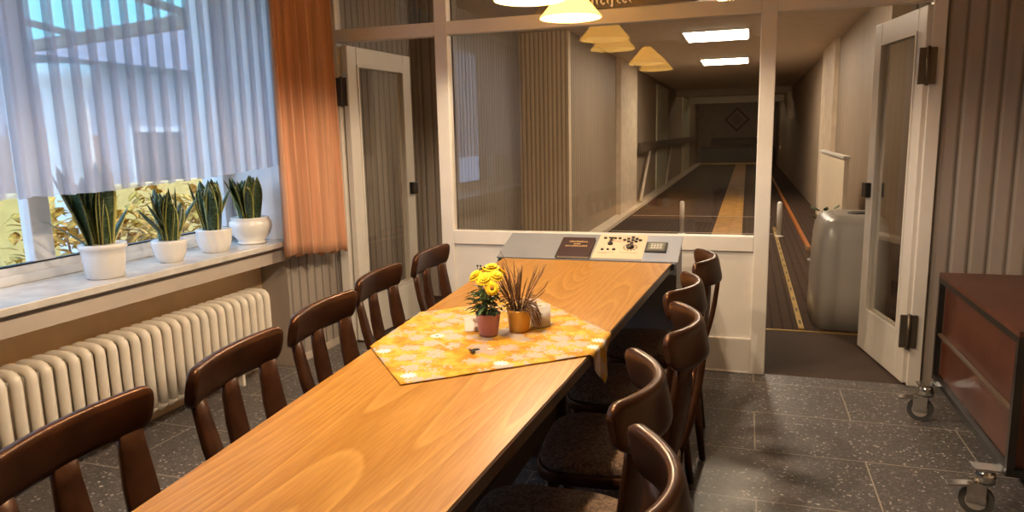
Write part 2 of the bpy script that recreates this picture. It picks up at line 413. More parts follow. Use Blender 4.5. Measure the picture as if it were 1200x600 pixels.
# doors swung open into the lane room: local x runs from hinge to free edge
def make_door(name, hinge, vec, width, lab, zbot, side, stile=.105):
    ang = math.atan2(vec[1], vec[0])
    m = MB(); t = .042
    y0, y1 = (-t, 0) if side < 0 else (0, t)
    def b(x0, x1, z0, z1): m.box(x0, x1, y0, y1, z0, z1, None, .004)
    b(0, stile, .012, 1.985); b(width-stile, width, .012, 1.985)
    b(stile, width-stile, 1.985-.115, 1.985); b(stile, width-stile, .012, zbot)
    o = m.build(name, 'white'); o.location = (hinge[0], hinge[1], 0); o.rotation_euler = (0, 0, ang)
    struct(o, lab, 'door')
    bx('pane', 'glass', stile, width-stile, (y0+y1)/2-.003, (y0+y1)/2+.003, zbot, 1.87, o)
    mo = MB()
    for yy in (y0-.006, y1-.002):
        mo.box(stile, stile+.014, yy, yy+.008, zbot, 1.87); mo.box(width-stile-.014, width-stile, yy, yy+.008, zbot, 1.87)
        mo.box(stile+.014, width-stile-.014, yy, yy+.008, zbot, zbot+.014); mo.box(stile+.014, width-stile-.014, yy, yy+.008, 1.856, 1.87)
    mo.build('glazing_bead', 'white', o)
    lo = MB()
    lo.box(width-.085, width-.012, y0-.032, y0, .965, 1.055, None, .004); lo.box(width-.085, width-.012, y1, y1+.032, .965, 1.055, None, .004)
    l = lo.build('lock_box', 'black', o); l['label'] = 'black lock box'
    return o
dr = make_door('door_1', (.838, D+.012), (-.13, .712), .715, 'wide white glazed door standing open to the lanes', .27, -1)
dl = make_door('door_2', (-2.52, D+.03), (.06, .80), .80, 'narrow white glazed door standing open beside the curtain', .30, -1)
def hinge(x, z, h=.09):
    m = MB(); m.box(x-.042, x-.006, D-.012, D+.004, z-h, z+h, None, .003); m.box(x+.004, x+.040, D-.012, D+.004, z-h, z+h, None, .003)
    m.tube([(x-.001, D-.014, z-h-.006), (x-.001, D-.014, z+h+.006)], .009)
    return m
for x, z, p in ((.85, 1.686, dr), (.85, .306, dr), (-2.508, 1.69, dl)):
    h = hinge(x, z).build('hinge', 'hinge', pt); h['label'] = 'bronze butt hinge'

# gothic lettering board on the upper pane
bd = thing('sign_board', 'dark board with white gothic lettering above the partition transom', 'sign', (-.895, D-.012, 2.083))
bx('backing_board', 'signboard', -.30, .62, 0, .010, 0, .20, bd)
BASE = .006
def stroke(m, pts, w, y=-.004, d=.004):
    """broad-nib stroke: polyline swept by a slanted pen"""
    for a, b in zip(pts, pts[1:]):
        q = [(a[0]-w/2, a[1]+w*.28), (a[0]+w/2, a[1]-w*.28), (b[0]+w/2, b[1]-w*.28), (b[0]-w/2, b[1]+w*.28)]
        m.prism(q, (1, 0, 0), (0, 0, 1), (0, -1, 0), (0, 0, 0), d)
def letter(ch, x, w):
    s = []
    X = .066
    def stem(x, top=X, bot=0): return [[(x-.006, top-.006), (x, top), (x, bot+.008), (x+.008, bot)]]
    if ch == 'm': s = stem(x+.008)+stem(x+.034)+stem(x+.060)+[[(x+.012, X-.012), (x+.030, X)], [(x+.038, X-.012), (x+.056, X)]]
    if ch == 'e': s = [[(x+.022, X-.012), (x+.014, X), (x+.006, X-.010), (x+.006, .010), (x+.014, 0), (x+.026, .010)], [(x+.008, X*.5), (x+.026, X-.016)]]
    if ch == 'i': s = stem(x+.008)+[[(x+.006, X+.020), (x+.010, X+.016)]]
    if ch == 's': s = [[(x+.024, X+.018), (x+.012, X+.024), (x+.009, X), (x+.009, -.006), (x+.004, -.014)]]
    if ch == 't': s = [[(x+.010, X+.014), (x+.009, .010), (x+.017, 0), (x+.025, .006)], [(x+.000, X-.008), (x+.022, X-.004)]]
    if ch == 'r': s = stem(x+.008)+[[(x+.012, X-.010), (x+.022, X), (x+.028, X-.010)]]
    return s
for mat, wd, yo, nm in (('black', .021, .001, 'letter_outline'), ('lettering', .0125, -.003, 'lettering')):
    m = MB(); x = .004
    for ch, adv in (('m', .078), ('e', .035), ('i', .025), ('s', .030), ('t', .033), ('e', .037), ('r', .03)):
        for st in letter(ch, x, wd): stroke(m, [(p[0], p[1]+BASE+.012) for p in st], wd)
        x += adv
    o = m.build(nm, mat, bd); o.location = (0, yo, 0)

# ------------------------------------------------------------------ lane room beyond the glass
struct(bx('floor_anteroom', 'carpet', -2.8, 1.7, D+.02, 5.16, -.06, 0), 'dark carpet strip inside the lane room doorway', 'floor')
struct(bx('trim_1', 'brass', -2.8, 1.7, 5.155, 5.175, -.05, .006), 'brass threshold strip across the lane room floor', 'threshold strip')
struct(bx('floor_lanes', 'lanedark', -2.8, 1.7, 5.175, 32.3, -.06, 0), 'dark boarded floor of the bowling lanes', 'floor')
struct(bx('ceiling_lanes', 'ceil', -2.9, 1.8, D+.07, 32.3, CZ, CZ+.08), 'painted ceiling over the lanes', 'ceiling')
struct(bx('wall_stub', 'board_x', -2.9, -2.34, 5.65, 5.75, 0, CZ), 'grey boarded wall seen past the narrow door', 'wall')
m = MB(); m.box(-2.9, -2.66, D+.05, 5.65, 0, CZ); m.box(-2.9, -2.66, 5.75, 8.5, 0, CZ)
struct(m.build('wall_anteroom_left', 'board_y'), 'boarded side wall behind the narrow door', 'wall')
struct(bx('wall_ribbed', 'rib_x', -2.9, -2.05, 8.5, 8.62, 0, CZ), 'ribbed timber cladding facing the partition window', 'wall')
struct(bx('wall_lane_left', 'rib_y', -2.2, -2.05, 8.62, 32.3, 0, CZ), 'ribbed side wall along the lanes', 'wall')
struct(bx('wall_lane_right', 'rib_y', 1.16, 1.3, 7.15, 32.3, 0, CZ), 'ribbed side wall behind the ball return', 'wall')
m = MB(); m.box(1.3, 1.8, 7.15, 7.27, 0, CZ); struct(m.build('wall_stub_right', 'board_x'), 'boarded return wall by the ball return', 'wall')
struct(bx('wall_anteroom_right', 'rib_y', 1.7, 1.8, D+.07, 7.15, 0, CZ), 'ribbed wall behind the open door', 'wall')
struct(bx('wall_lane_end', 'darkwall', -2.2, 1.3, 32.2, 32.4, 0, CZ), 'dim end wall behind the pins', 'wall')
struct(bx('trim_2', 'smooth', -2.05, -1.97, 11.8, 13.6, 0, CZ), 'smooth pale pilaster on the lane side wall', 'pilaster')
for i, (y0, y1) in enumerate(((17.2, 19.6), (24.2, 27.2))):
    struct(bx('trim_%d' % (i+3), 'pale', -2.05, -2.02, y0, y1, .05, 2.5), 'tall pale panel %s on the lane side wall' % ('nearer the window' if i == 0 else 'farther down'), 'wall panel')
struct(bx('trim_5', 'smooth', 1.10, 1.16, 10.9, 12.6, 0, CZ), 'pale pilaster on the wall behind the cream screen', 'pilaster')
struct(bx('trim_6', 'ceil', -2.05, 1.16, 22.0, 22.3, 2.42, CZ), 'nearer ceiling beam across the lanes', 'beam')
struct(bx('trim_7', 'ceil', -2.05, 1.16, 27.0, 27.3, 2.38, CZ), 'farther ceiling beam across the lanes', 'beam')
struct(bx('baseboard_lane', 'smooth', -2.05, -1.86, 8.62, 32.2, 0, .05), 'low kerb along the lane side wall', 'kerb')
# rail on the left wall with slanting struts
rl = thing('wall_rail', 'dark horizontal rail with slanting struts on the lane side wall', 'rail', (-1.98, 11.8, 0))
bx('rail_board', 'brown', 0, .06, 2.0, 18.6, 1.02, 1.20, rl)
for a, b in ((2.2, 3.6), (6.8, 8.0), (11.5, 12.7)):
    MB().tube([(.03, a, .06), (.03, b, 1.03)], .03, 6).build('strut', 'smooth', rl)
# ball channel boards and kerbs
tag(bx('lane_board', 'lanewood', -.42, -.03, 8.9, 31.4, 0, .018), 'orange wooden lane board running down from the window', 'bowling lane')
km = thing('lane_edge_strip', 'pale metal strip with slots along the lane inside the doorway', 'floor strip', (.40, 5.2, 0))
MB().box(-.018, .018, 0, 5.6, 0, .016, Matrix.Shear('XY', 4, (0.012, 0)) if False else None).build('strip', 'brass', km)
sm = MB()
for k in range(14): sm.box(-.006, .006, .12+k*.38, .22+k*.38, .016, .018)
sm.build('slot_pattern', 'black', km)
tag(bx('lane_kerb', 'kerb', .695, .74, 8.8, 26, 0, .04), 'orange timber kerb beside the ball return channel', 'lane kerb')
for nm, x, y, h, lab in (('lane_post', -.815, 9.9, .46, 'short white post at the foul line behind the window'), ('lane_post', .43, 9.9, .46, 'short white post beside the metal floor strip in doorway')):
    t = thing(nm, lab, 'post', (x, y, 0), 0, 'short white lane posts')
    MB().lathe([(.032, 0), (.032, h-.02), (.02, h)], seg=12).build('shaft', 'white', t)
    MB().lathe([(.06, 0), (.06, .012), (.035, .02)], seg=12).build('base', 'white', t)
for y, lab in ((9.9, 'thin pale line across the lanes by the posts'), (11.9, 'second thin pale line across the lanes beyond the posts')):
    tag(bx('foul_line', 'cream', -1.8, .40, y+.08, y+.11, .0185, .021), lab, 'floor line')
# end wall
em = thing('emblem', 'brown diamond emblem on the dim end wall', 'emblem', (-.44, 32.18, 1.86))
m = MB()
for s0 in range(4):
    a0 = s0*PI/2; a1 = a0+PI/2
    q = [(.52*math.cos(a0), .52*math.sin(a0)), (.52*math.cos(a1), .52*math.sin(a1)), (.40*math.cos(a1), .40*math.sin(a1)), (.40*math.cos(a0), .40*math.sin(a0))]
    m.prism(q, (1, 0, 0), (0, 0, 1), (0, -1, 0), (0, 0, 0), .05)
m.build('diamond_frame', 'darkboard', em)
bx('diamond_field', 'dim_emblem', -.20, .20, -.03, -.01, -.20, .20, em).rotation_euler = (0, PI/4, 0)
pd = thing('pin_deck', 'dark pin deck opening under a board at the lane end', 'pin deck', (-.42, 31.6, 0))
bx('cover_board', 'darkboard', -1.05, .85, .2, .5, .82, 1.10, pd)
bx('pit', 'black', -1.45, .85, .3, .55, .08, .70, pd)
bx('edge_line', 'brass', -1.5, .8, -.1, 0, 0, .05, pd)
pd2 = thing('pin_deck', 'pale grey housing at the end of the doorway lane', 'pin deck', (.75, 31.6, 0))
bx('housing', 'dim_emblem', -.30, .30, .1, .5, .0, .75, pd2); bx('pit', 'black', -.28, .28, .05, .1, .05, .3, pd2)
# ceiling lights
for k, (y0, y1, lab) in enumerate(((9.25, 10.2, 'nearer rectangular white ceiling light over the lanes'), (12.8, 13.8, 'farther rectangular white ceiling light over the lanes'))):
    t = thing('ceiling_light', lab, 'ceiling light', (-.41, (y0+y1)/2, CZ), 0, 'ceiling lights over the lanes')
    h = (y1-y0)/2
    MB().box(-.40, .40, -h, h, -.022, 0, None, .004).build('frame', 'white', t)
    MB().box(-.375, .375, -h+.025, h-.025, -.03, -.0225).build('diffuser', 'panel_light' if 'panel_light' in M else emit('panel_light', (1, .86, .68), 20.), t)
for y, lab in ((22.75, 'added tube light, unseen behind the nearer ceiling beam of the lanes'), (28.2, 'added tube light, unseen behind the farther ceiling beam of the lanes')):
    t = thing('added_tube_light', lab, 'tube light', (-.4, y, CZ), 0, 'added tube lights behind the beams')  # added fixtures, hidden from view, that brighten the far end of the lanes
    bx('housing', 'white', -.75, .75, -.06, .06, -.03, 0, t)
    MB().tube([(-.7, 0, -.05), (.7, 0, -.05)], .018, 10).build('tube', emit('added_tube_glow', (1, .80, .55), 24.), t)
# ball return hood
added_lamp = thing('ceiling_light', 'added round ceiling lamp, out of view, in front of the ribbed cladding', 'ceiling light', (-.15, 6.85, CZ))  # added lamp, out of view, to brighten the anteroom and nearby walls
MB().lathe([(.16, 0), (.16, -.02), (.14, -.025)], seg=32).build('base', 'white', added_lamp)
MB().lathe([(.14, -.022), (.145, -.05), (.12, -.085), (.06, -.105), (.001, -.11)], seg=32).build('diffuser', emit('added_lamp_glow', (1, .80, .56), 105.), added_lamp)
br = thing('ball_return', 'rounded grey ball return hood standing by the open door', 'ball return', (.73, 5.62, 0))
rs = []
for k, (z, sx, sy) in enumerate(((0, .255, .36), (.25, .25, .355), (.45, .245, .35), (.62, .238, .34), (.70, .228, .325), (.745, .205, .30), (.772, .17, .26), (.785, .12, .2))):
    rs.append([(sx*math.copysign(abs(math.cos(a))**.38, math.cos(a)), sy*math.copysign(abs(math.sin(a))**.38, math.sin(a)), z) for a in [2*PI*i/40 for i in range(40)]])
MB().rings(rs).build('hood', 'hoodgrey', br)
MB().lathe([(.075, .783), (.082, .790), (.065, .793), (.055, .788)], (.05, -.03, 0), 20).build('finger_hole', 'black', br)
cs = thing('cream_screen', 'pale cream upright screen behind the ball return', 'screen', (.80, 7.65, 0))
MB().box(-.02, .02, -1.05, 1.05, .0, 1.13, None, .004).build('panel', 'panelcream', cs)
MB().box(-.03, .03, -1.06, 1.06, 1.13, 1.155, None, .004).build('top_rail', 'white', cs)
gp = thing('green_plant', 'small green leafy plant between ball return and cream screen', 'plant', (.63, 6.35, 0))
MB().lathe([(.09, 0), (.12, .30), (.125, .31), (.11, .31)], seg=20).build('pot', 'hoodgrey', gp)
m = MB()
for k in range(60):
    a = random.random()*2*PI; r = random.random()*.12; z = .33+random.random()*.40
    p = Vector((r*math.cos(a), r*math.sin(a), z)); d = Vector((math.cos(a), math.sin(a), .5))*.06; w = Vector((-math.sin(a), math.cos(a), 0))*.018
    m.rings([[p-w*.3, p+w*.3, p+w*.3+Vector((0, 0, .002)), p-w*.3+Vector((0, 0, .002))], [p+d*.5-w, p+d*.5+w, p+d*.5+w+Vector((0, 0, .002)), p+d*.5-w+Vector((0, 0, .002))], [p+d-w*.1, p+d+w*.1, p+d+w*.1+Vector((0, 0, .002)), p+d-w*.1+Vector((0, 0, .002))]])
m.tube([(0, 0, .28), (0, 0, .72)], .008)
m.build('foliage', 'leaf', gp)

# ------------------------------------------------------------------ table
tl, tr = (-.975, .45), (-.5, .45); fl, fr = (-1.207, 3.505), (-.331, 3.505)
tb = thing('long_table', 'long tapered table with orange oak top and dark edge', 'table', (-.75, 2.0, 0))
def toploc(p): return (p[0]+.75, p[1]-2.0)
def inset(i): return [toploc(p) for p in ((tl[0]+i, tl[1]+i), (tr[0]-i, tr[1]+i), (fr[0]-i, fr[1]-i), (fl[0]+i, fl[1]-i))]
m = MB(); m.rings([[(x, y, .716) for x, y in inset(0)], [(x, y, .746) for x, y in inset(0)], [(x, y, .7485) for x, y in inset(.003)]], True, True, False); m.build('edge_band', 'edge', tb)
m = MB(); m.rings([[(x, y, .747) for x, y in inset(.004)], [(x, y, .7505) for x, y in inset(.004)]], True, True, False); m.build('tabletop', 'tablewood', tb)
m = MB(); m.rings([[(x, y, .63) for x, y in inset(.14)], [(x, y, .716) for x, y in inset(.14)]], True, True, False); m.build('apron', 'edge', tb)
for yy in (-.735, .82):
    m = MB(); m.box(-.06, .06, yy-.05, yy+.05, .06, .63, None, .006); m.build('pedestal', 'edge', tb)
    m = MB(); m.box(-.17, .17, yy-.03, yy+.03, 0, .06, None, .008); m.build('foot', 'edge', tb)
m = MB(); m.box(-.02, .02, -.70, .77, .20, .30, None, .006); m.build('stretcher', 'edge', tb)
for p in (fl, fr):
    q = toploc(p); s = 1 if p is fl else -1
    MB().box(min(q[0], q[0]-s*.014), max(q[0], q[0]-s*.014), q[1]-.03, q[1]+.004, .722, .752).build('corner_cap', 'black', tb)

# ------------------------------------------------------------------ control desk at the table end
cd = thing('control_desk', 'grey metal control desk between table end and partition window', 'control desk', (-1.25, 3.52, 0))
DW = .945; DD = .29; Z0, Z1 = .752, .842; TH = math.atan2(Z1-Z0, DD)
m = MB(); m.prism([(0, 0), (DD, 0), (DD, Z1-.006), (0, Z0-.006)], (0, 1, 0), (0, 0, 1), (1, 0, 0), (.006, 0, 0), DW-.012); m.build('body', 'greymetal', cd)
PM = Matrix.Translation((0, 0, Z0)) @ Matrix.Rotation(TH, 4, 'X')
SL = DD/math.cos(TH)
def pbox(name, mat, u0, u1, v0, v1, h0, h1, bevel=0, parent=cd):
    m = MB(); m.box(u0, u1, v0, v1, h0, h1, PM, bevel); return m.build(name, mat, parent)
pbox('panel_plate', 'greymetal', 0, DW, 0, SL, -.006, 0)
pbox('cream_plate', 'cream', .508, .764, .02, SL-.006, 0, .0018)
pbox('silver_plate', 'silver', .764, DW-.003, .004, SL-.004, 0, .0016)
pins = [(0.647, 0.236), (0.666, 0.252), (0.688, 0.268), (0.71, 0.252), (0.73, 0.236), (0.69, 0.236), (0.67, 0.219), (0.709, 0.220), (0.689, 0.203)]
for u, v in pins:
    m = MB(); m.lathe([(.0095, .0018), (.0095, .006), (.008, .0085), (.001, .009)], (0, 0, 0), 14); m.bm.transform(PM @ Matrix.Translation((u, v, 0))); m.build('pin_button', 'black', cd)
m = MB(); m.lathe([(.021, .0018), (.020, .014), (.017, .017), (.001, .0175)], seg=20); m.bm.transform(PM @ Matrix.Translation((.688, .152, 0))); m.build('dial', 'black', cd)
m = MB()
for k in range(12):
    a = 2*PI*k/12+.26
    m.box(-.004, .004, -.004, .004, .0018, .0028, PM @ Matrix.Translation((.688+.034*math.cos(a), .152+.034*math.sin(a), 0)) @ Matrix.Rotation(a, 4, 'Z'))
m.build('dial_marking', 'black', cd)
for u, v, r in ((.541, .255, .010), (.595, .255, .008), (.619, .254, .009), (.547, .118, .0085), (.576, .12, .0075), (.607, .121, .0095)):
    m = MB(); m.lathe([(r, .0018), (r*.9, .008), (.001, .0085)], seg=12); m.bm.transform(PM @ Matrix.Translation((u, v, 0))); m.build('knob', 'black', cd)
m = MB(); m.lathe([(.014, .0018), (.013, .012), (.001, .013)], seg=14); m.bm.transform(PM @ Matrix.Translation((.578, .185, 0)))
m.box(-.006, .006, 0, .066, .008, .013, PM @ Matrix.Translation((.577, .185, 0)))
m.box(-.016, .016, .058, .066, .008, .013, PM @ Matrix.Translation((.577, .185, 0)))
m.build('lever', 'black', cd)
m = MB()
for u0, n, v in ((.53, 9, .085), (.53, 6, .075), (.645, 9, .088), (.56, 8, .225), (.59, 7, .215)):
    x = u0
    for k in range(n):
        wdt = .004+random.random()*.004; m.box(x, x+wdt, v, v+.004, .0018, .0022, PM); x += wdt+.003
m.build('plate_print', 'twig', cd)
dv = pbox('display_unit', 'black', .768, .876, .095, .206, .0016, .012, .004)
pbox('bezel', 'rubber', .774, .870, .101, .200, .012, .0135, 0, dv)
pbox('screen', plain('lcd_screen', (.20, .21, .17), .2, var=.1), .782, .862, .112, .190, .0135, .0142, 0, dv)
m = MB()
for i in range(4):
    for k in range(4): m.box(.795+k*.015, .806+k*.015, .124+i*.016, .1275+i*.016, .0142, .0146, PM)
m.build('screen_segment', 'lettering', dv)
# guest book lying on the slope
gb = thing('guest_book', 'dark burgundy book with gilt title on the grey control desk', 'book', (-1.25+.408, 3.52, Z0))
gb.rotation_euler = (TH, 0, math.radians(1.5))
gb.location = Vector((-1.25, 3.52, 0)) + (PM @ Vector((.408, .118, .001)))
MB().box(-.088, .088, -.112, .112, .0, .0025, None, .001).build('back_cover', 'book', gb)
MB().box(-.083, .084, -.107, .107, .0025, .0125).build('page_block', 'paper', gb)
MB().box(-.088, .088, -.112, .112, .0125, .015, None, .001).build('front_cover', 'book', gb)
MB().box(-.090, -.084, -.112, .112, .0, .015, None, .002).build('spine', 'book', gb)
m = MB()
for x0, x1, y in ((-.046, .050, .052), (-.018, .020, .025), (-.058, .058, 0)):
    x = x0
    while x < x1:
        w = .004+random.random()*.003; h = .010+random.random()*.007
        m.box(x, x+w, y, y+h, .015, .0154); m.box(x, x+w+.002, y+h*.4, y+h*.4+.003, .015, .0154); x += w+.0035
m.build('gilt_title', 'gilt', gb)

# ------------------------------------------------------------------ tablecloth
def table_edge(y): f = (y-tl[1])/(fl[1]-tl[1]); return tl[0]+f*(fl[0]-tl[0]), tr[0]+f*(fr[0]-tr[0])
m = MB(); bm = m.bm
n0 = Vector((-.836, 1.585)); ea = Vector((.755, .655)).normalized(); eb = Vector((-.655, .755)).normalized(); SD = .735; N = 56
grid = []
for i in range(N+1):
    row = []
    for j in range(N+1):
        p = n0+ea*(SD*i/N)+eb*(SD*j/N)
        lx, rx = table_edge(p.y); z = .7535+.0009*math.sin(p.x*37+p.y*23)*math.sin(p.y*31)
        x = p.x; R = .006
        if p.x > rx+.002:
            s = p.x-rx-.002; x = rx+.003+min(s, .012)*.5+.012*math.sin(p.y*40)*min(1, s/.1); z = .7535-max(0, s-.004)
        if p.x < lx-.002:
            s = lx-.002-p.x; x = lx-.003-min(s, .012)*.5-.010*math.sin(p.y*40)*min(1, s/.1); z = .7535-max(0, s-.004)
        row.append(bm.verts.new((x, p.y, z)))
    grid.append(row)
uvl = bm.loops.layers.uv.new('UVMap')
for i in range(N):
    for j in range(N):
        f = bm.faces.new((grid[i][j], grid[i+1][j], grid[i+1][j+1], grid[i][j+1])); f.smooth = True
tc = m.build('tablecloth', 'cloth', None, False)
md = tc.modifiers.new('thick', 'SOLIDIFY'); md.thickness = .0012; md.offset = 1
tag(tc, 'yellow daisy-print tablecloth laid diagonally across the table', 'tablecloth')

# ------------------------------------------------------------------ things on the cloth
TZ = .7562
mp_ = thing('chrysanthemum_pot', 'pink pot of yellow chrysanthemums on the daisy-print tablecloth', 'potted flowers', (-.770, 2.075, TZ))
MB().lathe([(.026, 0), (.030, .002), (.039, .066), (.041, .070), (.041, .074), (.036, .074), (.035, .066)], seg=28).build('pot', 'pink', mp_)
MB().lathe([(.035, .060), (.034, .066), (.001, .068)], seg=20).build('soil', 'soil', mp_)
m = MB()
def leaf(m, p, d, L, W, droop=.2):
    d = d.normalized(); w = d.cross(Vector((0, 0, 1))); w = w.normalized() if w.length > .01 else Vector((1, 0, 0)); nrm = w.cross(d)
    rs = []
    for t, k in ((0, .15), (.25, .75), (.5, 1), (.75, .7), (1, .08)):
        c = p+d*(L*t)-Vector((0, 0, 1))*(droop*L*t*t)
        rs.append([c-w*W*k*.5+nrm*W*.08*k, c-nrm*.0012, c+w*W*k*.5+nrm*W*.08*k, c+nrm*.0004])
    m.rings(rs)
for k in range(200):
    a = random.random()*2*PI; z = .075+random.random()*.082; r = (.008+.036*random.random())
    leaf(m, Vector((r*math.cos(a), r*math.sin(a), z)), Vector((math.cos(a), math.sin(a), random.uniform(-.5, .5))), random.uniform(.022, .036)*(.3 if math.cos(a-.65) > .2 else 1), random.uniform(.012, .02))
for k in range(9):
    a = k*2*PI/9; m.tube([(.006*math.cos(a), .006*math.sin(a), .06), (.02*math.cos(a), .02*math.sin(a), .12), (.03*math.cos(a), .03*math.sin(a), .17)], .0018, 6)
m.build('foliage', 'leaf', mp_)
def flower(name, c, nrm, R, layers, parent, disc=False):
    m = MB(); nrm = Vector(nrm).normalized(); q = Vector((0, 0, 1)).rotation_difference(nrm).to_matrix()
    for L in range(layers):
        n = 18-2*L; rad = R*(1-.2*L); up = .15+.36*L
        for k in range(n):
            a = 2*PI*(k+.5*(L % 2))/n
            d = Vector((math.cos(a), math.sin(a), up)).normalized(); w = Vector((-math.sin(a), math.cos(a), 0))
            rs = []
            for t, kk in ((.1, .35), (.45, .9), (.8, 1), (1, .35)):
                cc = d*(rad*t)+Vector((0, 0, .002*L-.003*t*t)); hw = w*(rad*.17*kk)
                rs.append([q@(cc-hw)+Vector(c), q@(cc+hw)+Vector(c), q@(cc+hw+Vector((0, 0, .0012)))+Vector(c), q@(cc-hw+Vector((0, 0, .0012)))+Vector(c)])
            m.rings(rs)
    o = m.build(name, 'petal', parent)
    if disc:
        d = MB(); d.sphere((0, 0, 0), R*.27, 12, .5); d.bm.transform(Matrix.Translation(Vector(c)+nrm*.006) @ q.to_4x4()); d.build('flower_disc', 'disc', o)
    return o
for c, nr, R, L, dsc in (((-.030, -.020, .195), (-.5, -.5, .9), .026, 4, False), ((.012, .012, .215), (.0, -.2, 1), .028, 5, False), ((.004, -.032, .188), (0, -.6, .8), .030, 5, False),
        ((.034, -.016, .196), (.4, -.4, .9), .026, 4, False), ((.033, -.046, .163), (.25, -1, .25), .023, 2, True), ((-.012, .030, .205), (-.3, .4, 1), .026, 4, False), ((.034, .028, .20), (.5, .4, .9), .024, 4, False)):
    flower('flower_head', c, nr, R, L, mp_, dsc)
m = MB()
for k in range(9):
    c = Vector((-.035+.007*k+random.uniform(-.003, .003), .005+random.uniform(-.02, .02), .215+random.uniform(-.004, .012))); m.sphere(c, .0035, 8); m.tube([c, c+Vector((0, 0, -.03))], .001, 5)
m.build('bud', 'black', mp_)

hp = thing('heather_pot', 'ochre yellow pot of dry brown heather on the tablecloth', 'potted heather', (-.690, 2.150, TZ))
MB().lathe([(.030, 0), (.033, .002), (.040, .066), (.041, .072), (.036, .072), (.036, .064)], seg=28).build('pot', 'ochre', hp)
MB().lathe([(.037, .058), (.036, .064), (.001, .066)], seg=20).build('soil', 'soil', hp)
m = MB()
for k in range(46):
    a = random.random()*2*PI; sp = random.random()**.6
    h = random.uniform(.08, .175)*(1.15 if k % 9 == 0 else 1); out = .095*sp*(.55 if math.cos(a-3.8) > .5 else 1)
    b = Vector((.022*sp*math.cos(a), .022*sp*math.sin(a), .062))
    pts = [b, b+Vector((out*.35*math.cos(a), out*.35*math.sin(a), h*.45)), b+Vector((out*.8*math.cos(a), out*.8*math.sin(a), h*.8)), b+Vector((out*math.cos(a+.1), out*math.sin(a+.1), h))]
    m.tube(pts, [.0011, .0012, .0019, .0008], 5)
m.tube([(0, 0, .06), (-.02, .0, .15), (-.045, .01, .225), (-.065, .01, .262)], [.0015, .0014, .0012, .0008], 5)
for k in range(240):
    a = random.random()*2*PI; r = .048*math.sqrt(random.random()); z = .072+.045*random.random()
    leaf(m, Vector((r*math.cos(a), r*math.sin(a), z)), Vector((math.cos(a), math.sin(a), random.uniform(-.4, .9))), .016, .0035)
for k in range(26):
    a = random.uniform(-.9, .5); p = Vector((.040*math.cos(a), .040*math.sin(a), .075+random.random()*.03)); m.tube([p, p+Vector((.018, -.004, -.008)), p+Vector((.028+.01*random.random(), random.uniform(-.015, .01), -.055*random.random()-.01))], .0011, 5)
m.build('heather_stem', 'twig', hp)

jr = thing('candle_jar', 'small glass candle jar half hidden behind the ochre heather pot', 'candle jar', (-.640, 2.225, TZ))
MB().lathe([(.030, 0), (.034, .004), (.035, .070), (.033, .070), (.032, .006), (.001, .005)], seg=24, cap=False).build('jar', 'jarglass', jr)
MB().lathe([(.030, .007), (.030, .052), (.002, .054)], seg=20).build('candle', 'card', jr)
MB().tube([(0, 0, .052), (.001, 0, .062)], .001, 5).build('wick', 'black', jr)

cdr = thing('place_card', 'small folded white card standing beside the pink flower pot', 'card', (-.838, 2.115, TZ), math.radians(24))
m = MB(); m.box(-.028, .028, -.001, .001, 0, .042, Matrix.Translation((0, -.012, 0)) @ Matrix.Rotation(-.28, 4, 'X')); m.build('front_flap', 'card', cdr)
m = MB(); m.box(-.028, .028, -.001, .001, 0, .042, Matrix.Translation((0, .012, 0)) @ Matrix.Rotation(.28, 4, 'X')); m.build('back_flap', 'card', cdr)

bf = thing('butterfly_ornament', 'tiny dark winged ornament lying on the daisy-print tablecloth', 'ornament', (-.752, 1.885, TZ), math.radians(-20))
MB().tube([(-.026, .012, .004), (-.008, .002, .005), (.012, -.004, .005)], [.0016, .003, .002], 8).build('body', 'black', bf)
for s in (1, -1):
    m = MB(); m.rings([[(-.010, s*.002, .004), (.004, s*.002, .004), (.004, s*.002, .0052), (-.010, s*.002, .0052)], [(-.004, s*.010, .007), (.016, s*.012, .007), (.016, s*.012, .0082), (-.004, s*.010, .0082)], [(.006, s*.014, .009), (.014, s*.016, .009), (.014, s*.016, .010), (.006, s*.014, .010)]]); m.build('wing', 'black', bf)

